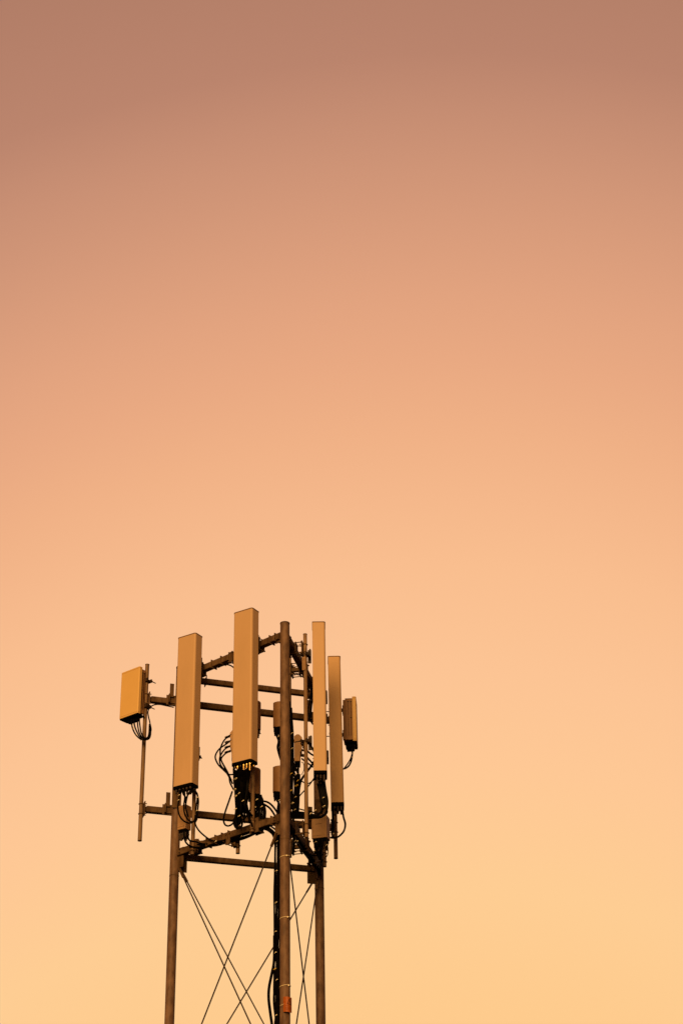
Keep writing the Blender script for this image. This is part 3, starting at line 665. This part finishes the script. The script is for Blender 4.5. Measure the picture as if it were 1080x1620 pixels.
mass += [([(462, 1306, 24.4), (465, 1330, 24.5), (463.5, 1350, 24.6)], .02), ([(476, 1330, 24.9), (484, 1344, 25.2), (492, 1352.5, 25.4), (502, 1353.5, 25.5), (512, 1352, 25.5)], .009),
         ([(504, 1330, 25.45), (502, 1342, 25.45), (498, 1350, 25.5)], .018), ([(510, 1330, 25.45), (508, 1342, 25.45), (503, 1352, 25.5)], .018), ([(498, 1330, 25.45), (500, 1345, 25.45), (505, 1356, 25.5)], .018),
         ([(516, 1330, 25.4), (518.5, 1342, 25.4), (518, 1352, 25.4), (514, 1358, 25.5)], .007), ([(503, 1352, 25.4), (508, 1346, 25.35), (516, 1340, 25.35)], .006),
         ([(501, 1345, 25.5), (504, 1356, 25.5), (509, 1362, 25.5), (506, 1372, 25.8)], .02), ([(507, 1328, 25.5), (507, 1345, 25.5), (507, 1360, 25.6)], .03)]
bundle('mass of black cables and short strands following lower right beam to the rear leg', 'cable', mass, [(466.5, 1330.5, 24.4, 3, .006), (470, 1331, 24.5, 2.5, .006), (497, 1346, 25.3, 3, .007), (516, 1337, 25.3, 3, .006), (499, 1332, 25.3, 3, .006)], 'cable bundles')

# ------------------------------------------------------------------ ties round the front leg and the warning tag
for k, y in enumerate((1354, 1451, 1559)):
    c = V(FP, zat(FP - Vector((0, LEG_R, 0)), y)); bm = new_bm()
    tube(bm, [(c.x + (LEG_R + .004) * math.cos(a * math.pi / 12), c.y + (LEG_R + .004) * math.sin(a * math.pi / 12), c.z + .012 * math.cos(a * math.pi / 12 + .6)) for a in range(25)], .0045, 6, False)
    a = math.radians(-72 + 10 * k); q = c + Vector((math.cos(a), math.sin(a), 0)) * (LEG_R + .012)
    bar(bm, q - Vector((.008, 0, 0)), q + Vector((.01, 0, .004)), .016, .020, .002); tobj('cable_tie', bm, TIE)
zt = zat(FP - Vector((0, .09, 0)), 1577); zb = zat(FP - Vector((0, .09, 0)), 1601)
sb = at(455.2, 1589, 24.0 - LEG_R - .03)
sg = thing('warning_tag', 'small orange warning tag with a black triangle tied to the front leg', 'sign', (sb.x, sb.y, zb), math.radians(14))
hh = zt - zb
bm = new_bm(); ND = 10; wd = .118
def bend(u): return -.018 + .030 * (u * 1.15) ** 2
grid = [[[bm.verts.new((-wd / 2 + wd * i / ND, bend(-1 + 2 * i / ND) + th, hh * j / 3 - .012 * i / ND)) for j in range(4)] for i in range(ND + 1)] for th in (0, .003)]
for s in (0, 1):
    for i in range(ND):
        for j in range(3): bm.faces.new((grid[s][i][j], grid[s][i + 1][j], grid[s][i + 1][j + 1], grid[s][i][j + 1]))
for i in range(ND):
    for j in (0, 3): bm.faces.new((grid[0][i][j], grid[0][i + 1][j], grid[1][i + 1][j], grid[1][i][j]))
for j in range(3):
    for i in (0, ND): bm.faces.new((grid[0][i][j], grid[0][i][j + 1], grid[1][i][j + 1], grid[1][i][j]))
obj('plate', bm, SIGN, sg)
def onp(x, z): u = x / (wd / 2); return Vector((x, bend(u) - .002, z - .012 * (u + 1) / 2))
bm = new_bm()
tri = [(-.012, hh * .52), (.044, hh * .52), (.020, hh * .90), (-.012, hh * .52)]
for (x0, z0), (x1, z1) in zip(tri, tri[1:]):
    n = 4
    for k in range(n):
        a = onp(x0 + (x1 - x0) * k / n, z0 + (z1 - z0) * k / n); b = onp(x0 + (x1 - x0) * (k + 1) / n, z0 + (z1 - z0) * (k + 1) / n); cyl(bm, a, b, .0035, 6)
cyl(bm, onp(.018, hh * .60), onp(.02, hh * .76), .003, 6)
obj('warning_triangle', bm, INK, sg)
bm = new_bm()
for r_, z in enumerate((.40, .30, .22, .14)):
    x = -.040
    while x < .036:
        l_ = random.uniform(.006, .014); cyl(bm, onp(x, hh * z), onp(min(x + l_, .04), hh * z), .0016, 5); x += l_ + .005
obj('small_print', bm, INK, sg)
bm = new_bm(); tube(bm, [(-.055, -.002, hh * .5), (-.085, .015, hh * .44), (-.10, .05, hh * .42)], .003, 6); obj('tie_string', bm, TIE, sg)
